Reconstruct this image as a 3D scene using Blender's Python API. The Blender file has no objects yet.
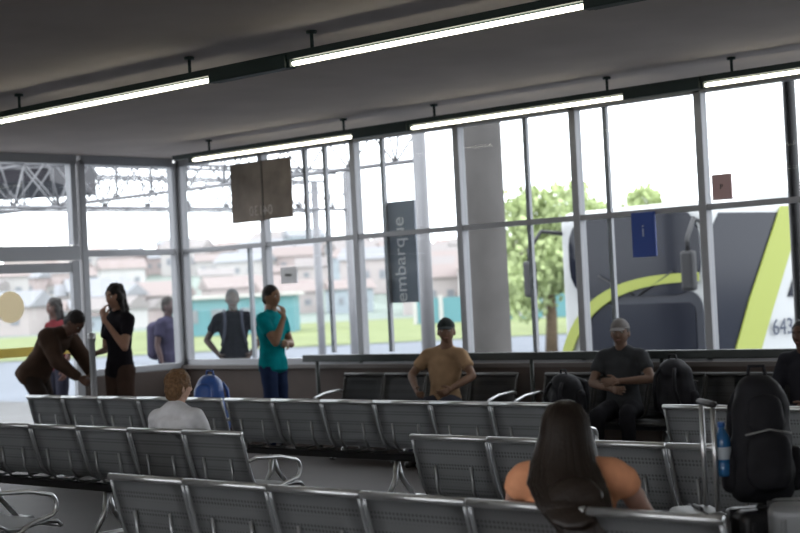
import bpy, bmesh, math, random, time
from mathutils import Vector, Matrix, Euler, noise
random.seed(7)
V = Vector
pi = math.pi
bpy.context.scene.view_settings.view_transform = 'Standard'

# ------------------------------------------------------------------ materials
_m = {}
def mat(name, col, rough=.6, metal=0.0, nscale=0, nvar=0.0, bump=0.0, emit=0.0, spec=None):
    if name in _m: return _m[name]
    m = bpy.data.materials.new(name); m.use_nodes = True
    nt = m.node_tree; b = nt.nodes['Principled BSDF']
    b.inputs['Base Color'].default_value = (*col, 1)
    b.inputs['Roughness'].default_value = rough
    b.inputs['Metallic'].default_value = metal
    if spec is None and rough >= .8: spec = .12
    if spec is not None: b.inputs['Specular IOR Level'].default_value = spec
    if emit:
        b.inputs['Emission Color'].default_value = (*col, 1)
        b.inputs['Emission Strength'].default_value = emit
    if nscale:
        tc = nt.nodes.new('ShaderNodeTexCoord')
        n = nt.nodes.new('ShaderNodeTexNoise'); n.inputs['Scale'].default_value = nscale
        n.inputs['Detail'].default_value = 5
        nt.links.new(tc.outputs['Object'], n.inputs['Vector'])
        if nvar:
            r = nt.nodes.new('ShaderNodeMapRange')
            r.inputs['To Min'].default_value = 1 - nvar; r.inputs['To Max'].default_value = 1 + nvar
            r.inputs['From Min'].default_value = .3; r.inputs['From Max'].default_value = .7
            nt.links.new(n.outputs['Fac'], r.inputs['Value'])
            mx = nt.nodes.new('ShaderNodeVectorMath'); mx.operation = 'SCALE'
            mx.inputs[0].default_value = col
            nt.links.new(r.outputs['Result'], mx.inputs['Scale'])
            nt.links.new(mx.outputs[0], b.inputs['Base Color'])
        if bump:
            bp = nt.nodes.new('ShaderNodeBump'); bp.inputs['Strength'].default_value = bump
            bp.inputs['Distance'].default_value = .02
            nt.links.new(n.outputs['Fac'], bp.inputs['Height'])
            nt.links.new(bp.outputs[0], b.inputs['Normal'])
    _m[name] = m
    return m

def glass_mat():
    m = bpy.data.materials.new('window_glass'); m.use_nodes = True
    nt = m.node_tree; nt.nodes.clear()
    o = nt.nodes.new('ShaderNodeOutputMaterial'); mx = nt.nodes.new('ShaderNodeMixShader')
    t = nt.nodes.new('ShaderNodeBsdfTransparent'); g = nt.nodes.new('ShaderNodeBsdfGlossy')
    t.inputs['Color'].default_value = (.93, .95, .96, 1)
    g.inputs['Roughness'].default_value = .02
    lw = nt.nodes.new('ShaderNodeLayerWeight'); lw.inputs['Blend'].default_value = .25
    mr = nt.nodes.new('ShaderNodeMapRange'); mr.inputs['To Min'].default_value = .004; mr.inputs['To Max'].default_value = .03
    nt.links.new(lw.outputs['Fresnel'], mr.inputs['Value'])
    nt.links.new(mr.outputs['Result'], mx.inputs['Fac'])
    nt.links.new(t.outputs[0], mx.inputs[1]); nt.links.new(g.outputs[0], mx.inputs[2])
    nt.links.new(mx.outputs[0], o.inputs['Surface'])
    return m
GLASS = glass_mat()
def film_mat(name, col, f=.4):
    m = bpy.data.materials.new(name); m.use_nodes = True
    nt = m.node_tree; nt.nodes.clear()
    o = nt.nodes.new('ShaderNodeOutputMaterial'); mx = nt.nodes.new('ShaderNodeMixShader'); mx.inputs[0].default_value = f
    t = nt.nodes.new('ShaderNodeBsdfTranslucent'); d = nt.nodes.new('ShaderNodeBsdfDiffuse')
    t.inputs['Color'].default_value = (*col, 1); d.inputs['Color'].default_value = (*col, 1)
    nt.links.new(d.outputs[0], mx.inputs[1]); nt.links.new(t.outputs[0], mx.inputs[2]); nt.links.new(mx.outputs[0], o.inputs['Surface'])
    return m

def perf_mat(name, c1, c2, metal):
    m = mat(name, c1, .42, metal)
    nt = m.node_tree; b = nt.nodes['Principled BSDF']
    tc = nt.nodes.new('ShaderNodeTexCoord')
    v = nt.nodes.new('ShaderNodeTexVoronoi'); v.inputs['Scale'].default_value = 48; v.inputs['Randomness'].default_value = 0
    nt.links.new(tc.outputs['Object'], v.inputs['Vector'])
    mr = nt.nodes.new('ShaderNodeMapRange'); mr.inputs['From Min'].default_value = .28; mr.inputs['From Max'].default_value = .4
    nt.links.new(v.outputs['Distance'], mr.inputs['Value'])
    mx = nt.nodes.new('ShaderNodeMix'); mx.data_type = 'RGBA'
    mx.inputs['A'].default_value = (*c2, 1); mx.inputs['B'].default_value = (*c1, 1)
    nt.links.new(mr.outputs['Result'], mx.inputs['Factor'])
    nt.links.new(mx.outputs['Result'], b.inputs['Base Color'])
    return m
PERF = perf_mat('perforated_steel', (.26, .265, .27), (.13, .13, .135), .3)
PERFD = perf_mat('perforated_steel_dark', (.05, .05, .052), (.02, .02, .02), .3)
CHROME = mat('polished_steel', (.62, .63, .64), .32, .8)
RIM = mat('grey_steel_rim', (.33, .34, .35), .4, .65)
DARKM = mat('black_plastic', (.015, .015, .017), .5)
ALU = mat('aluminium_frame', (.27, .275, .29), .45, .3)

# ------------------------------------------------------------------ mesh builder
def capsule_bm(bm, p0, p1, r0, r1, flat=1.0, side=None, ef=1.0, n=16):
    p0 = V(p0); p1 = V(p1); ax = p1 - p0
    ax = ax.normalized() if ax.length > 1e-6 else V((0, 0, 1))
    s = V(side) if side is not None else (V((1, 0, 0)) if abs(ax.x) < .8 else V((0, 1, 0)))
    s = (s - ax * s.dot(ax))
    if s.length < 1e-4: s = ax.orthogonal()
    s.normalize(); b = ax.cross(s)
    rings = []
    for k in (1, 2, 3):
        a = -pi/2 + k*pi/6
        rings.append((p0 + ax*r0*ef*math.sin(a), r0*math.cos(a)))
    for k in (0, 1, 2):
        a = k*pi/6
        rings.append((p1 + ax*r1*ef*math.sin(a), r1*math.cos(a)))
    vs = []
    for c, r in rings:
        vs.append([bm.verts.new(c + s*r*math.cos(2*pi*i/n) + b*r*flat*math.sin(2*pi*i/n)) for i in range(n)])
    a0 = bm.verts.new(p0 - ax*r0*ef); a1 = bm.verts.new(p1 + ax*r1*ef)
    for i in range(n):
        j = (i+1) % n
        bm.faces.new((a0, vs[0][j], vs[0][i]))
        bm.faces.new((a1, vs[-1][i], vs[-1][j]))
        for k in range(len(vs)-1):
            bm.faces.new((vs[k][i], vs[k][j], vs[k+1][j], vs[k+1][i]))

def ellipsoid_bm(bm, c, r, rot=None, sub=3):
    M = Matrix.Translation(V(c)) @ (rot.to_4x4() if rot is not None else Matrix.Identity(4)) @ Matrix.Diagonal((r[0], r[1], r[2], 1))
    bmesh.ops.create_icosphere(bm, subdivisions=sub, radius=1, matrix=M)

def blob(prims, vs=.014, it=3, M=None, noise_amp=0, noise_sc=8):
    bm = bmesh.new()
    for p in prims:
        if p[0] == 'c':
            capsule_bm(bm, *p[1:])
        else:
            ellipsoid_bm(bm, *p[1:])
    me = bpy.data.meshes.new('tmp'); bm.to_mesh(me); bm.free()
    o = bpy.data.objects.new('tmp', me); bpy.context.scene.collection.objects.link(o)
    md = o.modifiers.new('r', 'REMESH'); md.mode = 'VOXEL'; md.voxel_size = vs
    if it:
        ms = o.modifiers.new('s', 'SMOOTH'); ms.factor = .5; ms.iterations = it
    dg = bpy.context.evaluated_depsgraph_get(); dg.update()
    out = bpy.data.meshes.new_from_object(o.evaluated_get(dg))
    bpy.data.objects.remove(o); bpy.data.meshes.remove(me)
    if noise_amp:
        for v in out.vertices:
            v.co += v.normal * noise_amp * noise.noise(v.co*noise_sc)
    if M is not None: out.transform(M)
    return out

class B:
    def __init__(s): s.bm = bmesh.new(); s.mats = []
    def mi(s, m):
        if m not in s.mats: s.mats.append(m)
        return s.mats.index(m)
    def add_mesh(s, me, m, smooth=True, M=None):
        i = s.mi(m)
        if M is not None: me.transform(M)
        n = len(me.polygons)
        me.polygons.foreach_set('material_index', [i]*n); me.polygons.foreach_set('use_smooth', [smooth]*n)
        s.bm.from_mesh(me); bpy.data.meshes.remove(me)
    def add(s, bm, m, smooth=True, M=None):
        me = bpy.data.meshes.new('t')
        bmesh.ops.recalc_face_normals(bm, faces=bm.faces)
        bm.to_mesh(me); bm.free()
        s.add_mesh(me, m, smooth, M)
    def box(s, c, size, m, bev=0, rot=None, seg=2, M=None):
        bm = bmesh.new(); bmesh.ops.create_cube(bm, size=1)
        for v in bm.verts: v.co = V((v.co.x*size[0], v.co.y*size[1], v.co.z*size[2]))
        if bev: bmesh.ops.bevel(bm, geom=bm.edges[:], offset=bev, segments=seg, affect='EDGES', profile=.6)
        T = Matrix.Translation(V(c))
        if rot: T = T @ Euler(rot).to_matrix().to_4x4()
        if M is not None: T = M @ T
        s.add(bm, m, False if not bev else (seg > 2), T)
    def cap(s, p0, p1, r0, r1, m, flat=1, side=None, ef=1, n=12, M=None):
        bm = bmesh.new(); capsule_bm(bm, p0, p1, r0, r1, flat, side, ef, n); s.add(bm, m, True, M)
    def ell(s, c, r, m, rot=None, sub=3, M=None):
        bm = bmesh.new(); ellipsoid_bm(bm, c, r, rot, sub); s.add(bm, m, True, M)
    def cyl(s, p0, p1, r, m, n=20, r1=None, smooth=True):
        s.tube([p0, p1], [r, r if r1 is None else r1], m, n)
    def tube(s, pts, r, m, n=8, M=None, closed=False):
        pts = [V(p) for p in pts]; rs = r if isinstance(r, (list, tuple)) else [r]*len(pts)
        bm = bmesh.new(); rings = []; prev = None
        N = len(pts)
        for i, p in enumerate(pts):
            if closed: t = pts[(i+1) % N] - pts[i-1]
            else: t = pts[min(i+1, N-1)] - pts[max(i-1, 0)]
            t.normalize()
            a = t.orthogonal().normalized() if prev is None else (prev - t*prev.dot(t)).normalized()
            prev = a; b = t.cross(a)
            rings.append([bm.verts.new(p + (a*math.cos(2*pi*k/n) + b*math.sin(2*pi*k/n))*rs[i]) for k in range(n)])
        rng = N if closed else N-1
        for i in range(rng):
            A = rings[i]; C = rings[(i+1) % N]
            for k in range(n):
                j = (k+1) % n; bm.faces.new((A[k], A[j], C[j], C[k]))
        if not closed:
            bm.faces.new(rings[0][::-1]); bm.faces.new(rings[-1])
        s.add(bm, m, True, M)
    def lathe(s, prof, m, n=24, M=None):
        bm = bmesh.new(); rings = []
        for r, z in prof:
            rings.append([bm.verts.new((max(r, 1e-4)*math.cos(2*pi*k/n), max(r, 1e-4)*math.sin(2*pi*k/n), z)) for k in range(n)])
        for i in range(len(rings)-1):
            for k in range(n):
                j = (k+1) % n; bm.faces.new((rings[i][k], rings[i][j], rings[i+1][j], rings[i+1][k]))
        bm.faces.new(rings[0][::-1]); bm.faces.new(rings[-1])
        s.add(bm, m, True, M)
    def panel(s, pts, o, u, v, th, m):
        o = V(o); u = V(u); v = V(v); nrm = u.cross(v).normalized()
        bm = bmesh.new(); vs = [bm.verts.new(o + u*a + v*b) for a, b in pts]
        f = bm.faces.new(vs); r = bmesh.ops.extrude_face_region(bm, geom=[f])
        for e in r['geom']:
            if isinstance(e, bmesh.types.BMVert): e.co += nrm*th
        s.add(bm, m, False)
    def obj(s, name, loc=(0, 0, 0), rz=0, scale=1):
        me = bpy.data.meshes.new(name); s.bm.to_mesh(me); s.bm.free()
        for m in s.mats: me.materials.append(m)
        o = bpy.data.objects.new(name, me); o.location = loc; o.rotation_euler = (0, 0, rz)
        o.scale = (scale,)*3
        bpy.context.scene.collection.objects.link(o); return o

def text_mesh(txt, size, M, ext=.003):
    c = bpy.data.curves.new('txt', 'FONT'); c.body = txt; c.size = size; c.extrude = ext
    c.align_x = 'CENTER'; c.align_y = 'CENTER'
    o = bpy.data.objects.new('txt', c); bpy.context.scene.collection.objects.link(o)
    dg = bpy.context.evaluated_depsgraph_get(); dg.update()
    me = bpy.data.meshes.new_from_object(o.evaluated_get(dg))
    bpy.data.objects.remove(o); me.transform(M); return me

# ------------------------------------------------------------------ camera
C = V((14.27, -11.7, 1.62))
F0 = V((-.677, .736, 0)).normalized(); R0 = V((F0.y, -F0.x, 0)); UP = V((0, 0, 1))
p = math.atan(25/1550); F = F0*math.cos(p) + UP*math.sin(p); U = R0.cross(F)
rl = .05
X = R0*math.cos(rl) - U*math.sin(rl); Y = R0*math.sin(rl) + U*math.cos(rl)
cam = bpy.data.cameras.new('camera'); co = bpy.data.objects.new('camera', cam)
bpy.context.scene.collection.objects.link(co)
Mx = Matrix((X, Y, -F)).transposed().to_4x4(); Mx.translation = C
co.matrix_world = Mx
cam.sensor_width = 36; cam.lens = 1550*36/800; cam.clip_end = 2000
cam.dof.use_dof = True; cam.dof.focus_distance = 9; cam.dof.aperture_fstop = 2.6
bpy.context.scene.camera = co
def G(d, l, z=0): return V((C.x, C.y, 0)) + F0*d + R0*l + UP*z

# ------------------------------------------------------------------ world
w = bpy.data.worlds.new('overcast_sky'); bpy.context.scene.world = w; w.use_nodes = True
bg = w.node_tree.nodes['Background']; bg.inputs[0].default_value = (.96, .97, 1, 1); bg.inputs[1].default_value = 4.3

# ------------------------------------------------------------------ room shell
H = 3.32; W = 20.0; Dp = -16.0
FLOOR = mat('floor_tile', (.028, .021, .018), .55, 0, 3, .15, .02, spec=.15)
CEIL = mat('painted_concrete_ceiling', (.64, .58, .56), .9, 0, 1.5, .06, .05)
WALLM = mat('low_wall_paint', (.06, .042, .035), .7, 0, 4, .1)
b = B(); b.box((W/2, Dp/2, -.1), (W, -Dp, .2), FLOOR); b.obj('floor')
b = B(); b.box((W/2, Dp/2+.1, H+.15), (W+.4, -Dp+.6, .3), CEIL); b.obj('ceiling')
b = B(); b.box((W/2, .06, .42), (W, .12, .84), WALLM); b.box((W/2, .04, .86), (W, .2, .04), mat('sill_stone', (.10, .085, .08), .5)); b.obj('wall_front')
b = B(); b.box((-.06, -.7, .42), (.12, 1.4, .84), WALLM); b.obj('wall_left')
b = B(); b.box((-.06, -10.2, 1.65), (.12, 11.6, 3.3), WALLM); b.obj('wall_left')
b = B(); b.box((W+.06, -8, 1.65), (.12, 16, 3.3), WALLM); b.obj('wall_right')
b = B(); b.box((W/2, Dp-.06, .5), (W, .12, 1.0), WALLM)
for i in range(6): b.box((i*4, Dp-.06, 1.66), (.4, .12, 3.32), WALLM)
b.obj('wall_back')

# window wall
b = B()
mull = [0.0, 1.44, 2.88, 4.32, 5.75, 7.1, 8.5, 9.9, 11.3, 12.7, 14.1, 15.5, 16.9, 18.3, 19.96]
for x in mull: b.box((x, .06, 2.09), (.075 if x else .10, .1, 2.42), ALU, .008)
b.box((W/2, .06, 2.22), (W, .08, .05), ALU)
b.box((W/2, .06, 3.27), (W, .1, .1), ALU)
b.box((W/2, .06, .91), (W, .1, .07), ALU)
for x, z0, z1 in [(1.13, .95, 2.2), (2.1, 2.22, 3.22), (2.41, 1.0, 3.22), (3.26, 1.0, 3.22), (5.15, .95, 3.22), (6.08, .95, 3.22), (8.9, .95, 3.22)]:
    b.box((x, .085, (z0+z1)/2), (.045, .04, z1-z0), ALU)
b.box((W/2, .06, 2.08), (W, .006, 2.36), GLASS)
b.obj('window_1')
b = B()
for y in (-1.34, -.02): b.box((-.06, y, 2.06), (.1, .085, 2.42), ALU, .008)
b.box((-.06, -.7, 2.22), (.08, 1.3, .07), ALU); b.box((-.06, -.7, 3.27), (.1, 1.3, .1), ALU)
b.box((-.06, -.7, .88), (.1, 1.3, .07), ALU); b.box((-.06, -.7, 2.05), (.006, 1.3, 2.36), GLASS)
b.obj('window_2')
b = B()
b.box((-.06, -2.9, 2.78), (.006, 2.98, .92), GLASS); b.box((-.06, -2.9, 3.27), (.1, 2.98, .1), ALU)
for y in (-1.46, -2.9, -4.36): b.box((-.06, y, 2.78), (.1, .07, .92), ALU)
b.obj('window_3')
b = B()
b.box((-.05, -2.9, 2.23), (.1, 2.96, .16), ALU)
for y in (-1.47, -2.84, -2.96, -4.33): b.box((-.05, y, 1.08), (.06, .1, 2.12), ALU)
for y in (-2.17, -3.63):
    b.box((-.05, y, .08), (.05, 1.3, .14), ALU); b.box((-.05, y, 2.07), (.05, 1.3, .1), ALU); b.box((-.05, y, 1.1), (.008, 1.3, 1.95), GLASS)
    b.box((-.05, y, 1.17), (.012, 1.25, .10), film_mat('yellow_safety_tape', (.62, .52, .18)))
bm = bmesh.new(); bmesh.ops.create_cone(bm, segments=32, radius1=.17, radius2=.17, depth=.012, cap_ends=True)
b.add(bm, film_mat('round_sticker', (.80, .72, .56), .5), False, Matrix.Translation((-.05, -2.32, 1.66)) @ Matrix.Rotation(pi/2, 4, 'Y'))
b.obj('door_1')

b = B(); RAIL = mat('dark_green_rail', (.012, .018, .016), .45)
b.box((11.0, -.17, .955), (17.6, .06, .075), RAIL, .01)
x = 2.4
while x < 19.6:
    b.cyl((x, -.17, 0), (x, -.17, .93), .02, RAIL, 10); x += 1.44
b.obj('handrail')

# fluorescent tracks
HOUS = mat('dark_green_housing', (.006, .020, .016), .5)
TUBE = mat('fluorescent_tube', (1, .95, .76), .4, emit=8)
def track(y, x0, x1, tubes, stems):
    b = B(); z = 3.15
    b.box(((x0+x1)/2, y, z+.03), (x1-x0, .07, .05), HOUS, .006)
    for a, c in tubes:
        b.cyl((a+.03, y, z-.02), (c-.03, y, z-.02), .015, TUBE, 12)
        for e in (a, c): b.box((e, y, z-.01), (.05, .06, .07), HOUS, .006)
    gaps = [(tubes[i][1], tubes[i+1][0]) for i in range(len(tubes)-1)]
    for a, c in gaps: b.box(((a+c)/2, y, z), (c-a, .1, .09), HOUS, .008)
    for s in stems:
        b.cyl((s, y, z+.05), (s, y, H-.002), .012, HOUS, 8); b.cyl((s, y, H-.02), (s, y, H-.002), .035, HOUS, 12)
    b.obj('fluorescent_light_track')
track(-1.0, 1.2, 18.5, [(1.49, 3.93), (4.64, 7.06), (7.78, 10.2), (10.95, 13.4), (14.1, 16.5)], [1.78, 3.78, 4.95, 6.87, 8.05, 11.2, 14.4])
track(-4.74, 1.0, 15.5, [(1.2, 3.0), (3.6, 6.23), (6.99, 9.37), (10.05, 12.4), (13.1, 15.3)], [3.9, 5.98, 7.2, 10.4, 13.4])
track(-8.5, 2, 18.5, [(2.2, 4.6), (5.4, 7.8), (8.6, 11), (11.8, 14.2), (15, 17.4)], [2.6, 5, 8, 11.5, 14.5, 18])
track(-12.3, 2, 18.5, [(2.2, 4.6), (5.4, 7.8), (8.6, 11), (11.8, 14.2), (15, 17.4)], [2.6, 5, 8, 11.5, 14.5, 18])

# ------------------------------------------------------------------ benches
PITCH = .565
PROF = [(0, .80), (.015, .74), (.035, .66), (.06, .57), (.08, .51), (.11, .465), (.16, .44), (.24, .437), (.34, .447), (.43, .455), (.48, .447), (.505, .42)]
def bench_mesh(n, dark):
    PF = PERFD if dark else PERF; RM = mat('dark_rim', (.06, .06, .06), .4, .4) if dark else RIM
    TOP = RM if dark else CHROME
    b = B(); L = n*PITCH; wd = .535
    for i in range(n):
        xc = (i+.5)*PITCH; x0 = xc-wd/2; x1 = xc+wd/2
        bm = bmesh.new(); cols = []; nx = 5
        for y, z in PROF:
            cols.append([bm.verts.new((x0+(x1-x0)*k/nx, y, z)) for k in range(nx+1)])
        for j in range(len(PROF)-1):
            for k in range(nx): bm.faces.new((cols[j][k], cols[j][k+1], cols[j+1][k+1], cols[j+1][k]))
        bmesh.ops.solidify(bm, geom=bm.faces[:], thickness=.006)
        b.add(bm, PF, True)
        for xx in (x0, x1): b.tube([(xx, y, z) for y, z in PROF], .011, RM, 8)
        b.tube([(x0-.008, -.002, .80), (x1+.008, -.002, .80)], .017, TOP, 10)
        b.tube([(x0, .505, .42), (x1, .505, .42)], .013, TOP, 8)
        for xx in (xc-.13, xc+.13):
            b.tube([(xx, .03, .64), (xx, .045, .5), (xx, .1, .42), (xx, .22, .40), (xx, .4, .425)], .01, RM, 6)
    b.box((L/2, .22, .365), (L-.06, .07, .05), DARKM, .006)
    legs = [.3] + ([L/2] if n > 3 else []) + [L-.3]
    for xx in legs:
        b.tube([(xx, .22, .36), (xx, .2, .2), (xx, .1, .05)], .02, CHROME, 8)
        b.tube([(xx, .22, .36), (xx, .27, .2), (xx, .4, .05)], .02, CHROME, 8)
        b.tube([(xx, -.06, .02), (xx, .08, .045), (xx, .42, .045), (xx, .54, .02)], .02, CHROME, 8)
        for yy in (-.06, .54): b.cyl((xx, yy, 0), (xx, yy, .02), .025, DARKM, 10)
    for xx in [0.0, L]:
        pts = []
        for k in range(0, 13):
            t = k/12*pi
            pts.append((xx, .42+.05*math.sin(t), .60-.07*(1-math.cos(t))/1.0*.85))
        b.tube([(xx, .045, .63), (xx, .1, .645), (xx, .3, .63)] + pts + [(xx, .3, .455), (xx, .2, .40), (xx, .2, .37)], .0125, CHROME, 8)
    me = bpy.data.meshes.new('waiting_bench'); b.bm.to_mesh(me); b.bm.free()
    for m in b.mats: me.materials.append(m)
    return me
_bm = {}
def bench(n, x0, y, flip=False):
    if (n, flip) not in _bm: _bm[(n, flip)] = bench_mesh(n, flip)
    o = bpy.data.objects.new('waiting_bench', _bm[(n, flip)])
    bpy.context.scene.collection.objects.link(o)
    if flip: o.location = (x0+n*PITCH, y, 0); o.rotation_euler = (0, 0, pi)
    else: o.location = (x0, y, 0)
    return o
bench(6, 8.13, -7.17); bench(5, 7.0-5*PITCH, -7.17)
bench(6, 8.35, -5.25); bench(6, 7.12-6*PITCH, -5.42)
bench(5, 1.64, -3.29); bench(6, 4.5, -3.29)
bench(6, 8.75, -3.29)
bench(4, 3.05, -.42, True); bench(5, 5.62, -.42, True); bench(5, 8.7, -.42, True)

# ------------------------------------------------------------------ people
def head_bm():
    bm = bmesh.new(); bmesh.ops.create_uvsphere(bm, u_segments=56, v_segments=44, radius=1)
    for v in bm.verts:
        x, y, z = v.co; X = x*.076; Yy = y*.094; Z = z*.118
        if z < 0:
            t = -z; X *= 1-.26*t**1.5
            Yy *= (1-.05*t) if y > 0 else (1-.4*t)
        if y > 0:
            g = lambda cx, cz, sx, sz: math.exp(-((X-cx)/sx)**2-((Z-cz)/sz)**2)
            Yy += .017*g(0, -.03, .011, .014) + .010*g(0, -.008, .008, .025)
            Yy -= .010*(g(.031, .008, .014, .012)+g(-.031, .008, .014, .012))
            Yy += .004*g(0, .03, .05, .01) + .005*g(0, -.062, .022, .01) - .003*g(0, -.08, .03, .006) + .010*g(0, -.1, .025, .014)
            Yy += .003*(g(.04, -.03, .018, .018)+g(-.04, -.03, .018, .018))
        v.co = (X, Yy, Z)
    return bm

def stand():
    return dict(pel=(0, 0, .95), che=(0, -.01, 1.36), neck=(0, -.005, 1.49), head=(0, .02, 1.63), hr=(0, 0, 0),
        shL=(-.175, 0, 1.41), shR=(.175, 0, 1.41), elL=(-.225, -.03, 1.12), elR=(.225, -.03, 1.12),
        wrL=(-.235, .05, .88), wrR=(.235, .05, .88), hiL=(-.09, 0, .92), hiR=(.09, 0, .92),
        knL=(-.1, .02, .5), knR=(.1, .03, .5), anL=(-.11, -.01, .09), anR=(.11, .0, .09))
def sit():
    return dict(pel=(0, 0, .565), che=(0, -.05, .96), neck=(0, -.04, 1.08), head=(0, -.01, 1.21), hr=(0, 0, 0),
        shL=(-.175, -.04, 1.0), shR=(.175, -.04, 1.0), elL=(-.235, .04, .75), elR=(.235, .04, .75),
        wrL=(-.14, .26, .65), wrR=(.14, .26, .65), hiL=(-.09, .02, .545), hiR=(.09, .02, .545),
        knL=(-.13, .44, .53), knR=(.13, .44, .53), anL=(-.14, .42, .09), anR=(.14, .42, .09))

def hand(b, wr, d, nrm, sgn, curl, m):
    d = V(d).normalized(); nrm = V(nrm); nrm = (nrm - d*nrm.dot(d))
    if nrm.length < 1e-3: nrm = d.orthogonal()
    nrm.normalize(); sd = d.cross(nrm).normalized()*sgn
    w0 = V(wr); pr = []
    pr.append(('c', w0-d*.02, w0+d*.02, .026, .03, .75, sd))
    pr.append(('c', w0+d*.025, w0+d*.075, .032, .038, .42, sd))
    for i, (off, ln) in enumerate([(.028, .075), (.010, .085), (-.009, .078), (-.027, .06)]):
        p0 = w0 + d*.082 + sd*off
        seg = [ln*.45, ln*.32, ln*.25]; r = .0095 if i < 3 else .008
        ang = .1 + .05*i
        for k, sl in enumerate(seg):
            ang += curl*(.6+.2*k)
            dirv = d*math.cos(ang) + nrm*math.sin(ang)
            p1 = p0 + dirv*sl + sd*off*.1
            pr.append(('c', p0, p1, r, r*.9)); r *= .92; p0 = p1
    t0 = w0 + d*.03 + sd*.028; t1 = t0 + (d*.6+sd*.7+nrm*.35).normalized()*.035; t2 = t1 + (d*.9+sd*.25+nrm*.4).normalized()*.03
    pr.append(('c', t0, t1, .014, .011)); pr.append(('c', t1, t2, .011, .009))
    b.add_mesh(blob(pr, .0055, 1), m)

def person(name, loc, face, J, skin=(.35, .2, .13), shirt=(.1, .1, .1), pants=(.03, .035, .05), hair='short', haircol=(.012, .009, .008),
           sleeve='short', S=1.0, female=False, cap=None, curl=.5, pantlen='long', shoe=(.02, .02, .02), vs=.014, extra=None, build=1.0):
    J = {k: V(v) for k, v in J.items()}
    b = B()
    SK = mat('skin_%.2f_%.2f' % (skin[0], skin[1]), skin, .6, 0, 30, .06, spec=.25)
    SH = mat('cloth_%.2f_%.2f_%.2f' % shirt, shirt, .95, 0, 9, .15, .5, spec=.08)
    PA = mat('trousers_%.2f_%.2f_%.2f' % pants, pants, .95, 0, 9, .15, .5, spec=.08)
    HA = mat('hair_%.3f_%.3f' % haircol[:2], haircol, .6, 0, 60, .35, .6, spec=.2)
    side = (J['shR']-J['shL']).normalized(); pel, che, neck, head = J['pel'], J['che'], J['neck'], J['head']
    up = (che-pel).normalized(); mid = pel.lerp(che, .42)
    k = (.92 if female else 1.0)*build
    def torso(e):
        return [('c', pel-up*.02, mid, (.145 if female else .138)*k+e, .122*k+e, .70, side, .5),
                ('c', mid, che-up*.03, .122*k+e, .155*k+e, .64, side, .5),
                ('c', J['shL'].lerp(J['shR'], .06), J['shR'].lerp(J['shL'], .06), .055*k+e, .055*k+e),
                ('c', J['shL'].lerp(che, .2), neck.lerp(che, .25), .05+e, .052+e), ('c', J['shR'].lerp(che, .2), neck.lerp(che, .25), .05+e, .052+e)]
    body = torso(0)
    ar = .85 if female else 1
    body.append(('c', che, head-V((0, 0, .04)), .06*ar, .05*ar))
    for s in 'LR':
        sh, el, wr, hi, kn, an = (J[q+s] for q in ('sh', 'el', 'wr', 'hi', 'kn', 'an'))
        body += [('c', sh, sh.lerp(el, .35), .052*ar, .049*ar), ('c', sh.lerp(el, .35), el, .049*ar, .038*ar), ('c', el, el.lerp(wr, .35), .039*ar, .040*ar), ('c', el.lerp(wr, .35), wr, .040*ar, .026*ar)]
        body += [('c', hi, kn, .085, .055), ('c', kn, kn.lerp(an, .35), .055, .056), ('c', kn.lerp(an, .35), an, .056, .036)]
    b.add_mesh(blob(body, vs, 3), SK)
    sp = torso(.016)
    hemp = pel - up*.07
    sp.append(('c', hemp, pel+up*.05, .15*k+.012, .145*k+.012, .72, side, .25))
    fwd = side.cross(up)
    if fwd.y < 0: fwd = -fwd
    if female: sp += [('e', che-up*.09+side*.07+fwd*.085, (.06, .055, .06)), ('e', che-up*.09-side*.07+fwd*.085, (.06, .055, .06))]
    for s in 'LR':
        sh, el, wr = J['sh'+s], J['el'+s], J['wr'+s]
        if sleeve == 'short': sp.append(('c', sh, sh.lerp(el, .55), .07*ar, .064*ar, 1, None, .4))
        elif sleeve == 'cap': sp.append(('c', sh, sh.lerp(el, .22), .072*ar, .068*ar, 1, None, .3))
        elif sleeve == 'long': sp += [('c', sh, el, .072*ar*build, .060*ar*build), ('c', el, wr, .060*ar*build, .046*ar, 1, None, .3)]
    b.add_mesh(blob(sp, vs, 4, noise_amp=.012, noise_sc=9), SH)
    pp = [('c', pel-up*.03, pel+up*.06, .142*k, .13*k, .74, side, .4), ('c', J['hiL'], J['hiR'], .10, .10)]
    for s in 'LR':
        hi, kn, an = J['hi'+s], J['kn'+s], J['an'+s]
        pp.append(('c', hi, kn, .098, .070))
        if pantlen == 'long': pp.append(('c', kn, an+(kn-an).normalized()*.03, .070, .055, 1, None, .3))
    b.add_mesh(blob(pp, vs, 3, noise_amp=.01, noise_sc=8), PA)
    SHM = mat('shoe_%.2f' % shoe[0], shoe, .5)
    for s in 'LR':
        an = J['an'+s]
        heel = V((an.x, an.y-.03, an.z-.045)); toe = V((an.x*1.1, an.y+.15, an.z-.055))
        b.add_mesh(blob([('c', heel, toe, .04, .033, .9), ('c', an, heel.lerp(toe, .3), .042, .04)], .012, 2), SHM)
    for s in 'LR':
        el, wr = J['el'+s], J['wr'+s]
        d = J.get('hd'+s, wr-el)
        inw = J.get('pn'+s, V((1 if s == 'L' else -1, 0, -.1)))
        dd = V(d).normalized(); n_ = V(inw)
        sd = dd.cross((n_-dd*n_.dot(dd)).normalized())
        tsg = 1 if sd.z > 0 else -1
        if abs(sd.y) > .3: tsg = 1 if sd.y > 0 else -1
        hand(b, wr, d, inw, tsg, curl, SK)
    hr = J['hr']
    HM = Matrix.Translation(head) @ Euler((hr[1], hr[2], hr[0])).to_matrix().to_4x4()
    b.add(head_bm(), SK, True, HM)
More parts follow.
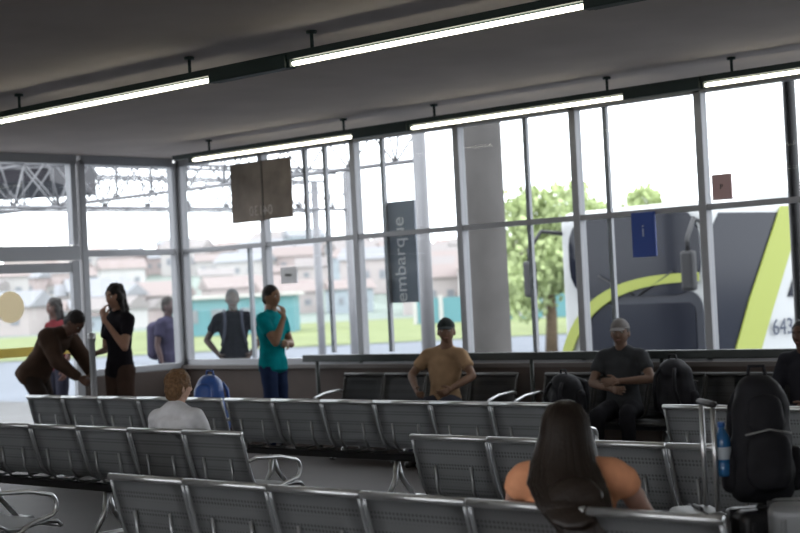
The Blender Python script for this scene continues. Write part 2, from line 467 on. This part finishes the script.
    for sx in (-1, 1):
        b.ell((sx*.077, -.004, -.012), (.010, .020, .032), SK, Euler((0, 0, sx*.35)).to_matrix(), 2, HM)
        b.ell((sx*.031, .0765, .008), (.0135, .009, .008), mat('eye_white', (.40, .38, .35), .4), None, 2, HM)
        b.ell((sx*.031, .0835, .008), (.006, .004, .006), mat('eye_iris', (.02, .012, .008), .2), None, 2, HM)
        b.cap((sx*.016, .090, .03), (sx*.046, .078, .031), .0045, .003, HA, 1, None, 1, 8, HM)
    b.ell((0, .0895, -.060), (.022, .008, .006), mat('lips', (.2, .08, .07), .5), None, 2, HM)
    b.cap((0, -.005, -.05), (0, -.02, -.14), .052, .056, SK, 1, None, 1, 14, HM)
    if hair == 'short':
        b.add_mesh(blob([('e', (0, -.014, .026), (.082, .097, .106)), ('e', (0, -.05, -.02), (.066, .058, .07))], .008, 2, None, .006, 40), HA, True, HM)
    elif hair == 'mop':
        b.add_mesh(blob([('e', (0, -.012, .026), (.090, .104, .112)), ('e', (0, -.045, -.03), (.078, .068, .08)), ('c', (0, -.06, -.06), (0, -.065, -.11), .055, .03, .6)], .008, 2, None, .012, 30), HA, True, HM)
    elif hair == 'long':
        b.add_mesh(blob([('e', (0, -.014, .026), (.088, .102, .110)), ('c', (0, -.05, 0), (0, -.075, -.16), .085, .075, .7), ('c', (0, -.075, -.16), (0, -.085, -.33), .08, .05, .5),
             ('c', (.07, -.01, .02), (.085, .0, -.22), .028, .022), ('c', (-.07, -.01, .02), (-.085, .0, -.22), .028, .022)], .009, 2, None, .012, 25), HA, True, HM)
    if cap is not None:
        CM = mat('cap_%.2f' % cap[0], cap, .85, 0, 20, .1, .2)
        bm = bmesh.new(); bmesh.ops.create_uvsphere(bm, u_segments=28, v_segments=18, radius=1)
        bmesh.ops.bisect_plane(bm, geom=bm.verts[:]+bm.edges[:]+bm.faces[:], plane_co=(0, 0, 0), plane_no=(0, 0, 1), clear_inner=True)
        for v in bm.verts: v.co = V((v.co.x*.086*(1-.06*v.co.z), v.co.y*.101-.008, v.co.z*.088+.040))
        b.add(bm, CM, True, HM)
        bm = bmesh.new(); bmesh.ops.create_icosphere(bm, subdivisions=3, radius=1)
        for v in bm.verts:
            x, y, z = v.co; v.co = V((x*.068, .105+y*.082, .043+z*.006-3.0*(x*.068)**2-.020*max(y, 0)))
        b.add(bm, CM, True, HM); b.ell((0, -.008, .129), (.008, .008, .005), CM, None, 2, HM)
    if extra: extra(b, J, HM)
    a = math.atan2(-face[0], face[1])
    return b.obj(name, (loc[0], loc[1], loc[2] if len(loc) > 2 else 0), a, S)

tocam = -F0
def mixd(a, c, t): return (a*(1-t)+c*t).normalized()

# bending man at left
J = stand()
J.update(pel=(0, -.14, .93), che=(0, .12, 1.26), neck=(0, .24, 1.34), head=(0, .33, 1.40), hr=(0, -.85, 0), shL=(-.19, .14, 1.28), shR=(.19, .14, 1.28),
    elL=(-.24, .28, 1.05), elR=(.22, .26, 1.04), wrL=(-.1, .42, .90), wrR=(.12, .42, .88), hiL=(-.09, -.13, .9), hiR=(.09, -.13, .9), knL=(-.1, -.04, .49), knR=(.1, .1, .49), anL=(-.11, -.1, .09), anR=(.11, .02, .09))
person('bending_man', (.90, -2.55), mixd(R0, tocam, .25), J, (.10, .055, .04), (.045, .028, .02), (.025, .018, .015), 'short', sleeve='long', S=1.05, build=1.3)

J = stand()
J.update(elL=(-.24, .1, 1.14), wrL=(-.06, .2, 1.42), elR=(.2, .02, 1.12), wrR=(.1, .2, 1.1), hr=(.1, -.1, 0))
J['hdL'] = (.35, -.1, 1); J['pnL'] = (.2, -1, 0)
person('standing_woman', (1.62, -2.17), mixd(-R0, tocam, .5), J, (.22, .12, .08), (.008, .007, .009), (.04, .024, .018), 'long', sleeve='short', female=True, S=1.05, build=1.15)

J = stand()
J.update(elR=(.2, .17, 1.16), wrR=(.07, .2, 1.42), elL=(-.2, .1, 1.13), wrL=(.02, .2, 1.15), hr=(-.1, -.05, 0))
J['hdR'] = (-.3, -.25, 1); J['pnR'] = (-.2, -1, 0)
person('man_in_teal_shirt', (2.46, -.86), mixd(R0, tocam, .35), J, (.18, .10, .06), (.0, .155, .17), (.015, .025, .06), 'short', S=1.0, build=1.18)

J = stand()
J.update(elL=(-.33, -.06, 1.15), elR=(.33, -.06, 1.15), wrL=(-.19, .08, .97), wrR=(.19, .08, .97))
def straps(b, J, HM):
    M_ = mat('strap_grey', (.05, .055, .075), .8)
    for sx in (-1, 1):
        b.tube([(sx*.11, -.13, 1.42), (sx*.11, -.03, 1.495), (sx*.1, .07, 1.46), (sx*.1, .115, 1.36), (sx*.115, .115, 1.22), (sx*.15, .06, 1.08)], .018, M_, 8)
    b.add_mesh(blob([('c', (0, -.2, 1.05), (0, -.2, 1.36), .15, .14, .6, (1, 0, 0), .5)], .016, 3), mat('pack_dark', (.01, .01, .015), .8))
person('man_with_backpack', (.18, .62), mixd(tocam, R0, .1), J, (.05, .03, .02), (.001, .001, .003), (.004, .004, .008), 'short', (.003, .003, .003), sleeve='short', S=1.0, extra=straps, build=1.15)

J = stand(); J.update(knR=(.1, .12, .5), anR=(.1, .06, .09), elL=(-.24, .02, 1.12), wrL=(-.2, .15, .93))
def bagx(b, J, HM):
    b.add_mesh(blob([('c', (0, -.2, 1.0), (0, -.2, 1.36), .17, .16, .7, (1, 0, 0), .5)], .016, 3), mat('pack_violet', (.05, .045, .08), .8))
person('walking_traveller', (-1.5, .98), mixd(R0, tocam, .35), J, (.07, .045, .045), (.04, .037, .065), (.04, .04, .06), 'short', S=.97, extra=bagx, build=1.2)
J = stand()
person('woman_in_red_top', (-1.7, -.6), mixd(-R0, tocam, .5), J, (.10, .05, .04), (.09, .012, .015), (.02, .02, .03), 'long', female=True, S=1.0)

J = sit()
J.update(elL=(-.31, .03, .80), elR=(.33, .01, .82), wrL=(-.18, .24, .70), wrR=(.19, .22, .70), head=(-.05, .0, 1.225), neck=(-.02, -.04, 1.08), hr=(.35, 0, 0))
person('seated_man_in_tan_shirt', (4.64, -.70), mixd(V((0, -1, 0)), tocam, .4), J, (.15, .085, .055), (.26, .17, .10), (.03, .03, .04), 'short', cap=(.02, .025, .025), S=1.0, build=1.08)
J = sit()
J.update(elL=(-.28, .08, .80), elR=(.25, .08, .78), wrL=(-.02, .24, .80), wrR=(.04, .27, .74))
person('seated_man_in_grey_cap', (6.66, -.70), mixd(V((0, -1, 0)), tocam, .5), J, (.14, .085, .06), (.035, .037, .04), (.02, .02, .024), 'short', cap=(.16, .15, .145), S=.97, sleeve='short', build=1.08)
J = sit()
person('seated_person_in_dark_jacket', (8.36, -.70), V((0, -1, 0)), J, (.10, .06, .045), (.02, .02, .025), (.02, .02, .03), 'short', sleeve='long', S=.93)

J = sit()
J.update(wrL=(-.1, .25, .62), wrR=(.1, .25, .62), head=(.01, 0, 1.205), hr=(-.5, 0, 0), shL=(-.19, -.04, .975), shR=(.19, -.04, .975))
person('seated_child_in_white_shirt', (6.24, -5.42+.23), V((-.3, 1, 0)).normalized(), J, (.5, .32, .24), (.62, .62, .64), (.05, .06, .1), 'mop', (.16, .09, .045), S=.885, female=True, vs=.012, build=1.2)

J = sit()
J.update(che=(0, -.09, .85), neck=(0, -.085, .955), head=(-.01, -.06, 1.045), hr=(.25, -.15, -.04), shL=(-.19, -.085, .885), shR=(.19, -.085, .885), elR=(.28, .03, .68), elL=(-.275, .03, .68), wrR=(.22, .27, .76), wrL=(-.05, .27, .70), pel=(0, .0, .56))
def longhair(b, J, HM):
    HA = mat('long_dark_hair', (.018, .011, .008), .42, 0, 90, .25, .15, spec=.45)
    h = J['head']
    b.add_mesh(blob([('e', (0, -.012, .024), (.090, .103, .110)), ('c', (-.065, -.02, 0), (-.085, -.03, -.15), .034, .03), ('c', (.065, -.02, 0), (.085, -.03, -.15), .034, .03)], .008, 2), HA, True, HM)
    path = [h+V((0, -.035, .0)), V((-.01, -.165, .955)), V((.005, -.225, .885)), V((.045, -.315, .812)), V((.095, -.35, .72)), V((.15, -.345, .60))]
    rad = [.080, .112, .135, .125, .090, .025]
    fl = [.8, .55, .40, .30, .32, .4]
    b.add_mesh(blob([('c', path[i], path[i+1], rad[i]*.93, rad[i+1]*.93, fl[i+1]*.95, (1, 0, 0)) for i in range(5)], .008, 3), HA)
    rnd = random.Random(3)
    for i in range(260):
        a = rnd.uniform(-1.5, 1.5); x = math.sin(a); y = -math.cos(a); ph = rnd.uniform(0, 6); am = rnd.uniform(.004, .012)
        pts = [h+V((.02*x, -.02+.02*y, .130)), h+V((.060*x, -.015+.06*y, .112)), h+V((.088*x, -.017+.095*y, .065)), h+V((.096*x, -.018+.110*y, .01))]
        for j in range(1, 6):
            q = path[j]; rr = rad[j]
            pts.append(q + V((rr*x + am*math.sin(ph+j*1.9), rr*(fl[j]+.03)*y, 0)))
            if j < 5:
                q2 = path[j].lerp(path[j+1], .5); r2 = (rad[j]+rad[j+1])/2
                pts.append(q2 + V((r2*x + am*math.sin(ph+j*1.9+.95), r2*((fl[j]+fl[j+1])/2+.03)*y, 0)))
        pts[-1] += V((rnd.uniform(-.05, .03), 0, rnd.uniform(-.05, .10)))
        b.tube(pts, [.003, .005] + [.006]*(len(pts)-3) + [.0015], HA, 5)
person('woman_with_long_hair', (10.70, -6.895), mixd(V((0, 1, 0)), F0, .65), J, (.42, .24, .18), (.72, .33, .18), (.05, .06, .1), 'none', (.022, .013, .010), sleeve='cap', S=1.0, female=True, vs=.010, extra=longhair, build=1.12)

# ------------------------------------------------------------------ bags and luggage
BK = mat('black_nylon', (.012, .012, .015), .7, 0, 12, .2, .4, spec=.2)
def backpack(name, loc, rz, mt, h=.52, w=.32, d=.2):
    b = B(); r = w/2
    b.add_mesh(blob([('c', (0, 0, .12), (0, 0, h-.13), r, r*.88, d/w, (1, 0, 0), .75), ('c', (-r*.5, 0, .07), (r*.5, 0, .07), .07, .07), ('e', (0, .02, h-.1), (r*.75, d*.45, .1))], .012, 3, None, .012, 10), mt)
    b.add_mesh(blob([('c', (0, -d*.5, .12), (0, -d*.5, .26), r*.72, r*.68, .4, (1, 0, 0), .6)], .011, 3, None, .008, 14), mt)
    b.add_mesh(blob([('c', (0, -d*.42, h-.2), (0, -d*.36, h-.12), r*.6, r*.55, .4, (1, 0, 0), .6)], .011, 3), mt)
    for sx in (-1, 1):
        b.add_mesh(blob([('c', (sx*r*.98, 0, .09), (sx*r*.98, 0, .2), .045, .04, 1)], .012, 2), mt)
        b.tube([(sx*.07, d*.45, h-.08), (sx*.09, d*.62, h-.14), (sx*.1, d*.68, h*.5), (sx*.12, d*.5, .1)], .016, mt, 8)
    b.tube([(-.04, .03, h-.03), (-.03, .03, h+.03), (.03, .03, h+.03), (.04, .03, h-.03)], .009, mt, 8)
    b.tube([(-r*.7, -d*.55, .3), (0, -d*.62, .32), (r*.7, -d*.55, .3)], .004, mat('zip_grey', (.2, .2, .2), .5), 6)
    return b.obj(name, loc, rz)
def suitcase(name, loc, rz, mt, w=.42, h=.6, d=.24, handle=.45):
    b = B()
    b.box((0, 0, h/2+.05), (w, d, h), mt, .045, None, 4)
    for i in range(5): b.box((-w*.36+i*w*.18, 0, h/2+.05), (.025, d+.012, h*.86), mt, .008)
    b.box((0, 0, h/2+.05), (w+.008, .012, h+.006), DARKM, .004)
    for sx in (-1, 1):
        for sy in (-1, 1):
            b.cap((sx*w*.4-.008, sy*d*.36, .028), (sx*w*.4+.008, sy*d*.36, .028), .027, .027, DARKM, 1, None, .3)
            b.box((sx*w*.4, sy*d*.36, .055), (.05, .05, .03), DARKM, .006)
    t = h+.05
    if handle > .1:
        b.tube([(-.09, d*.3, t), (-.09, d*.3, t+handle)], .011, CHROME, 8)
        b.tube([(.09, d*.3, t), (.09, d*.3, t+handle)], .011, CHROME, 8)
        b.cap((-.1, d*.3, t+handle), (.1, d*.3, t+handle), .018, .018, DARKM, .8)
    b.tube([(-.07, 0, t-.005), (-.06, 0, t+.008), (.06, 0, t+.008), (.07, 0, t-.005)], .008, DARKM, 8)
    return b.obj(name, loc, rz)
GREYS = mat('silver_suitcase_shell', (.30, .31, .32), .45, .3)
suitcase('suitcase', (10.75, -6.11, 0), -.76, GREYS, .30, .60, .20, .44)
suitcase('suitcase', (11.0, -5.94, 0), .9, mat('black_suitcase_shell', (.015, .015, .018), .4), .36, .60, .23, 0)
backpack('travel_backpack', (10.98, -5.96, .665), .75, BK, .54, .27, .23)
suitcase('suitcase', (11.36, -6.2, 0), .5, mat('grey_suitcase_shell', (.25, .26, .27), .4, .2), .40, .68, .26, 0)
b = B()
BLUEW = mat('blue_bottle_plastic', (.03, .13, .30), .2)
b.lathe([(.0, 0), (.03, 0), (.034, .01), (.034, .05), (.031, .055), (.034, .06), (.034, .14), (.031, .16), (.018, .185), (.013, .195), (.013, .205)], BLUEW, 20)
b.lathe([(.0345, .07), (.0352, .071), (.0352, .12), (.0345, .121)], mat('bottle_label', (.4, .45, .5), .5), 20)
b.lathe([(.0, .203), (.0155, .203), (.0155, .222), (.012, .224), (0, .224)], mat('bottle_cap', (.02, .12, .4), .4), 16)
b.obj('water_bottle', (10.865, -6.08, .79), 0)
backpack('backpack', (7.18, -.68, .452), pi, BK, .50, .36, .26)
backpack('backpack', (6.07, -.70, .452), pi-.2, BK, .38, .38, .26)
backpack('backpack', (3.98, -3.02, .45), .3, mat('blue_nylon', (.02, .07, .26), .4, 0, 10, .2, .3), .54, .31, .24)
b = B()
b.lathe([(0, 0), (.15, 0), (.15, .012), (.05, .03), (.03, .05), (.03, 1.28), (.04, 1.29), (.04, 1.36), (0, 1.37)], mat('grey_post', (.35, .35, .36), .35, .6), 24)
b.obj('barrier_post', (1.76, -2.60, 0))

# ------------------------------------------------------------------ signs
def sign(name, x, y, z, w, h, m, txt=None, tm=None, ts=.2, rods=False, rot=0, mirror=False, split=False):
    b = B()
    if split:
        b.box((-w*.235, 0, 0), (w*.525, .02, h), m, .004); b.box((w*.27, 0, .005), (w*.455, .02, h-.01), m, .004)
        b.box((.03*w, .0, 0), (.02, .03, h), mat('sign_mullion_shade', (.06, .05, .04), .7))  # dark strip paints the mullion's shade across the sign
    else: b.box((0, 0, 0), (w, .02, h), m, .004)
    if rods:
        for sx in (-.4, .4): b.cyl((sx*w, 0, h/2), (sx*w, 0, H-z-.002), .008, DARKM, 8)
    if txt:
        for i, (t, dz) in enumerate(txt):
            M_ = Matrix.Translation((0, -.014, dz)) @ Matrix.Rotation(rot, 4, 'Y') @ Matrix.Rotation(pi/2, 4, 'X') @ Matrix.Diagonal((-1 if mirror else 1, 1, 1, 1))
            b.add_mesh(text_mesh(t, ts, M_), tm, False)
    b.obj(name, (x, y, z))
TAUPE = mat('sign_taupe', (.17, .145, .125), .8, 0, 2.2, .45)
sign('hanging_sign', 1.68, -.2, 2.80, .98, .66, TAUPE, [('04130', -.22)], mat('sign_letters', (.38, .34, .31), .7), .15, True, 0, True, True)
sign('boarding_sign', 3.42, .125, 2.03, .44, 1.05, mat('sign_slate', (.22, .25, .30), .6), [('embarque', -.08)], mat('sign_white', (.8, .8, .82), .6), .22, False, -pi/2)
sign('blue_poster', 6.5, -.01, 2.02, .25, .40, mat('poster_blue', (.01, .045, .25), .5), [('i', .03)], mat('poster_white', (.4, .45, .6), .5), .16)
sign('paper_notice', 1.86, -.01, 1.86, .25, .18, mat('paper_grey', (.6, .6, .62), .7), [('AVISO', 0)], mat('ink', (.05, .05, .05), .7), .04)
sign('small_notice', 7.32, -.01, 2.38, .19, .22, mat('paper_brown', (.45, .3, .3), .7), [('P', 0)], mat('ink', (.05, .05, .05), .7), .06)

# ------------------------------------------------------------------ outside
GZ = -1.0
PLAT = mat('platform_concrete', (.16, .16, .16), .8, 0, 2, .1)
b = B(); b.box((8, 1.9+.15, -.5), (40, 3.8, 1.0), PLAT); b.obj('platform_ground')
b = B(); b.box((-6.1, -8, -.5), (12, 16.2, 1.0), PLAT); b.obj('pavement_ground')
def quad(name, d0, d1, l, z, m):
    b = B(); bm = bmesh.new()
    bm.faces.new([bm.verts.new(G(d0, -l, z)), bm.verts.new(G(d0, l, z)), bm.verts.new(G(d1, l, z)), bm.verts.new(G(d1, -l, z))])
    b.add(bm, m, False); return b.obj(name)
quad('asphalt_ground', -40, 500, 400, GZ, mat('asphalt', (.15, .165, .19), .9, 0, .3, .08))
quad('grass_ground', 80, 150, 260, GZ+.04, mat('grass', (.175, .205, .095), .95, 0, .4, .2))
b = B(); bm = bmesh.new(); NX, NY = 60, 24; grid = []
def hh(d, l):
    t = max(0, min(1, (d-150)/230)); t = t*t*(3-2*t)
    k = 1 - .55*max(0, min(1, (l/d+.02)/.15))
    return GZ-.02 + t*k*(12 + 4*noise.noise(V((l*.012, d*.006, 0)))) + 1.0*t*noise.noise(V((l*.05, d*.03, 3)))
for j in range(NY+1):
    d = 140+j*14; grid.append([bm.verts.new(G(d, -230+460*i/NX, hh(d, -230+460*i/NX))) for i in range(NX+1)])
for j in range(NY):
    for i in range(NX): bm.faces.new((grid[j][i], grid[j][i+1], grid[j+1][i+1], grid[j+1][i]))
b.add(bm, mat('hazy_hillside', (.205, .24, .215), 1, 0, .05, .10)); b.obj('hillside')  # distance haze is mixed into this pale hill colour
b = B(); rnd = random.Random(11)
hw = [mat('hazy_house_wall_%d' % i, c, .9) for i, c in enumerate([(.42, .40, .39), (.40, .36, .35), (.47, .46, .45), (.32, .36, .39), (.40, .34, .33)])]  # walls, roofs and windows paled so their colours carry the haze
hr_ = [mat('hazy_house_roof_%d' % i, c, .9) for i, c in enumerate([(.26, .22, .21), (.25, .23, .225), (.25, .255, .27)])]
WD = mat('hazy_house_window', (.22, .23, .25), .8)
for i in range(130):
    d = rnd.uniform(160, 380); l = rnd.uniform(-.3, .12)*d; z = hh(d, l)-.3
    s = rnd.uniform(.6, 1.1); ww, dd, h_ = 7*s, 6*s, rnd.choice([3, 3, 4.5])*s; a = rnd.uniform(-.4, .4)+math.atan2(R0.y, R0.x)
    M_ = Matrix.Translation(G(d, l, z)) @ Matrix.Rotation(a, 4, 'Z')
    b.box((0, 0, h_/2), (ww, dd, h_), rnd.choice(hw), M=M_)
    bm = bmesh.new(); e = .4
    q = [bm.verts.new(c) for c in [(-ww/2-e, -dd/2-e, h_), (ww/2+e, -dd/2-e, h_), (ww/2+e, dd/2+e, h_), (-ww/2-e, dd/2+e, h_), (-ww/2-e, 0, h_+1.6*s), (ww/2+e, 0, h_+1.6*s)]]
    for f in ((0, 1, 5, 4), (2, 3, 4, 5), (0, 4, 3), (1, 2, 5), (0, 3, 2, 1)): bm.faces.new([q[k] for k in f])
    b.add(bm, rnd.choice(hr_), False, M_)
    for wx in (-.3, 0, .3): b.box((wx*ww, -dd/2-.03, h_*.55), (ww*.12, .1, h_*.25), WD, M=M_)
b.obj('hillside_houses')
b = B(); M_ = Matrix.Translation(G(118, -12.5, GZ)) @ Matrix.Rotation(math.atan2(R0.y, R0.x), 4, 'Z')
CY = mat('cyan_paint', (.12, .26, .29), .8)
b.box((0, 0, 1.4), (9, 6, 2.8), CY, M=M_); b.box((0, 0, 2.9), (9.8, 6.8, .25), hw[2], M=M_)
for i in range(4): b.box((-3.2+i*2.1, -3.03, 1.5), (1.1, .1, 1.0), WD, M=M_)
b.obj('cyan_kiosk')
b = B(); M_ = Matrix.Translation(G(120, 8, GZ)) @ Matrix.Rotation(math.atan2(R0.y, R0.x), 4, 'Z')
b.box((0, 0, 1.0), (14, .3, 2.0), CY, M=M_)
for i in range(8): b.box((-7+i*2, 0, 1.1), (.3, .5, 2.2), hw[2], M=M_)
b.obj('cyan_fence')
def tree(name, loc, h, r, seed, n=4200):
    rnd = random.Random(seed); b = B(); TR = mat('bark', (.12, .09, .06), .9, 0, 8, .2, .3)
    b.tube([(0, 0, 0), (.1, 0, h*.25), (0, .1, h*.5), (.1, 0, h*.75)], [.25, .2, .15, .06], TR, 10)
    cs = []
    for i in range(16):
        a = rnd.uniform(0, 2*pi); q = rnd.uniform(0, 1)**.5*r*.8; z = h*.42+rnd.uniform(0, .5)*h
        c = V((q*math.cos(a), q*math.sin(a), z)); cs.append((c, r*rnd.uniform(.32, .5)))
        b.tube([(0, 0, h*.35), c*.5+V((0, 0, h*.2)), c], [.1, .06, .02], TR, 6)
    LV = mat('leaves', (.38, .45, .22), .9, 0, 2, .3)
    bm = bmesh.new()
    for i in range(n):
        c, rr = rnd.choice(cs); v = V((rnd.gauss(0, 1), rnd.gauss(0, 1), rnd.gauss(0, 1))).normalized()*rr*rnd.uniform(.55, 1.05)
        p = c+v; s = rnd.uniform(.09, .18)*r/2.2; R_ = Euler((rnd.uniform(0, 6), rnd.uniform(0, 6), 0)).to_matrix()
        bm.faces.new([bm.verts.new(p + R_ @ V(q)*s) for q in ((-1, 0, 0), (0, -.6, .1), (1, 0, 0), (0, .6, .1))])
    b.add(bm, LV, False); b.obj(name, loc)
tree('tree', G(58, 5.5, GZ), 6.0, 2.6, 5, 5000)
tree('tree', G(90, 12.8, GZ), 8.0, 3.2, 9)
b = B(); b.lathe([(0, GZ), (.3, GZ), (.3, .05), (.25, .1), (.25, 5.2), (.34, 5.4), (0, 5.4)], mat('column_concrete', (.095, .09, .087), .85, 0, 3, .1, .1), 32)
b.obj('concrete_column', (2.2, 3.0, 0))
b = B(); b.lathe([(0, 0), (.12, 0), (.12, .03), (.055, .04), (.055, 4.4), (0, 4.4)], mat('dark_steel_column', (.02, .02, .022), .5), 20)
b.obj('steel_column', (7.75, .45, 0))
TM = mat('truss_steel', (.19, .19, .20), .5, .2)
def truss(name, p0, p1, dep, wd, n):
    b = B(); p0 = V(p0); p1 = V(p1); ax = (p1-p0).normalized(); sd = ax.cross(UP)
    ch = [p0+sd*wd/2, p0-sd*wd/2, p0+UP*-dep]
    L = (p1-p0).length
    for c in ch: b.tube([c, c+ax*L], .03, TM, 6)
    for i in range(n):
        t0 = i*L/n; t1 = (i+1)*L/n; tm = (t0+t1)/2
        for c in ch[:2]:
            b.tube([c+ax*t0, ch[2]+ax*tm], .015, TM, 5); b.tube([ch[2]+ax*tm, c+ax*t1], .015, TM, 5)
        b.tube([ch[0]+ax*t0, ch[1]+ax*t1], .014, TM, 5)
    for e in (0, L):
        b.cyl(p0+ax*e+UP*-(p0.z-GZ), p0+ax*e, .09, TM, 12)
    b.obj(name)
truss('canopy_truss', (-16, 3.2, 4.0), (1.0, 3.2, 4.0), .7, .6, 20)
truss('canopy_truss', (-12, -3, 4.3), (-12, 14, 4.3), .7, .6, 20)
truss('canopy_truss', (-6, -3, 3.9), (-6, 9, 3.9), .7, .6, 14)
b = B(); M_ = Matrix.Translation(G(28, -9.0, 0)) @ Matrix.Rotation(math.atan2(R0.y, R0.x), 4, 'Z')
REFL = mat('pane_reflection_dark', (.012, .010, .016), .7)  # dark slab on posts, added for the dark reflection in the upper left pane
b.box((0, 0, 4.15), (6.4, 4, .75), REFL, M=M_)
for sx in (-2.9, 2.9): b.box((sx, 1.5, 1.4), (.16, .16, 4.9), TM, M=M_)
b.obj('reflection_slab')

# ------------------------------------------------------------------ bus
def bus(name, x0, y0, rz):
    b = B(); Wd, Ln, Ht = 2.6, 12.0, 3.6
    WH = mat('bus_paint_white', (.45, .46, .46), .4); BG = mat('bus_glass', (.012, .014, .022), .12, spec=.25); YG = mat('bus_stripe_lime', (.29, .33, .06), .5)
    FR = mat('bus_front_graphite', (.035, .038, .048), .35, spec=.25)
    b.box((Wd/2, Ln/2, .35+(Ht-.35)/2), (Wd, Ln, Ht-.35), WH, .22, None, 5)
    u = (1, 0, 0); v = (0, 0, 1); o = (0, -.005, 0)
    def rr(x0, z0, x1, z1, r, k=5):
        pts = []
        for cx, cz, a0 in ((x1-r, z0+r, -pi/2), (x1-r, z1-r, 0), (x0+r, z1-r, pi/2), (x0+r, z0+r, pi)):
            for i in range(k+1):
                a = a0+i*pi/2/k; pts.append((cx+r*math.cos(a), cz+r*math.sin(a)))
        return pts
    b.panel(rr(.38, .5, 2.54, 2.45, .25), o, u, v, .02, FR)
    b.panel(rr(.62, 1.35, 2.42, 2.3, .12), (0, -.025, 0), u, v, .012, BG)
    b.panel(rr(.25, 2.4, 2.54, 3.52, .42), (0, -.012, 0), u, v, .025, BG)
    def sw(x0_, x1_, z0_, z1_, pw, th0):
        top = []; bot = []
        for i in range(25):
            t = i/24; x = x0_+(x1_-x0_)*t**1.5; z = z0_+(z1_-z0_)*(1-(1-t)**pw); th = th0*(1-.35*t)
            top.append((x-.05*(1-t), z+th)); bot.append((x+.08*(1-t), z-th))
        b.panel(bot+top[::-1], (0, -.045, 0), u, v, .02, YG)
    sw(.05, 2.52, 1.35, 2.62, 2.6, .085)
    sw(.75, 2.0, .75, 1.3, 2.2, .06)
    for cx in (.55, 2.25):
        b.panel(rr(cx-.22, .68, cx+.22, .9, .08), (0, -.035, 0), u, v, .02, mat('headlight', (.5, .52, .55), .1))
    b.tube([(1.4, -.05, 2.42), (.8, -.06, 2.7)], .012, DARKM, 6); b.tube([(1.5, -.05, 2.42), (2.1, -.06, 2.7)], .012, DARKM, 6)
    for sx, xx in ((-1, .1), (1, 2.5)):
        b.tube([(xx, .1, 3.3), (xx+sx*.15, -.25, 3.35), (xx+sx*.2, -.45, 3.1), (xx+sx*.2, -.45, 2.95)], .03, DARKM, 8)
        b.box((xx+sx*.2, -.45, 2.7), (.2, .1, .5), DARKM, .04)
    o = (Wd-.005, 0, 0); u = (0, 1, 0)
    b.panel([(.12, 1.35), (.45, 1.35), (.85, 2.3), (1.5, 3.42), (.3, 3.42), (.12, 3.2)], o, u, v, .02, BG)
    for i in range(5): b.panel(rr(2.9+i*1.75, 2.2, 4.55+i*1.75, 3.38, .1), o, u, v, .02, BG)
    b.panel([(1.62, 2.3), (2.8, 2.3), (2.8, 3.38), (2.25, 3.38)], (Wd+.012, 0, 0), u, v, .012, BG)
    b.panel([(.1, .95), (.6, .95), (1.15, 1.95), (2.05, 3.5), (1.55, 3.5), (.8, 2.3), (.4, 1.55)], (Wd+.02, 0, 0), u, v, .02, YG)
    b.panel([(3.2, .6), (11.5, .6), (11.5, .9), (3.4, .8)], (Wd+.01, 0, 0), u, v, .012, YG)
    for yy in (2.9, 8.8, 10.0):
        for xx in (.15, Wd-.15):
            b.cap((xx-.1, yy, .48), (xx+.1, yy, .48), .48, .48, mat('tyre', (.01, .01, .01), .8), 1, None, .15, 28)
            b.cap((xx-.16, yy, .48), (xx+.16, yy, .48), .26, .26, CHROME, 1, None, .1, 20)
    M_ = Matrix.Translation((Wd+.045, 1.52, 1.90)) @ Matrix.Rotation(pi/2, 4, 'Z') @ Matrix.Rotation(pi/2, 4, 'X')
    b.add_mesh(text_mesh('6435', .30, M_), mat('bus_number', (.02, .03, .06), .5), False)
    b.box((Wd/2, 3.5, Ht+.05), (1.6, 2.2, .2), WH, .06)
    b.obj(name, (x0, y0, GZ), rz)
bus('coach_bus', 1.326, 5.61, -math.radians(8))
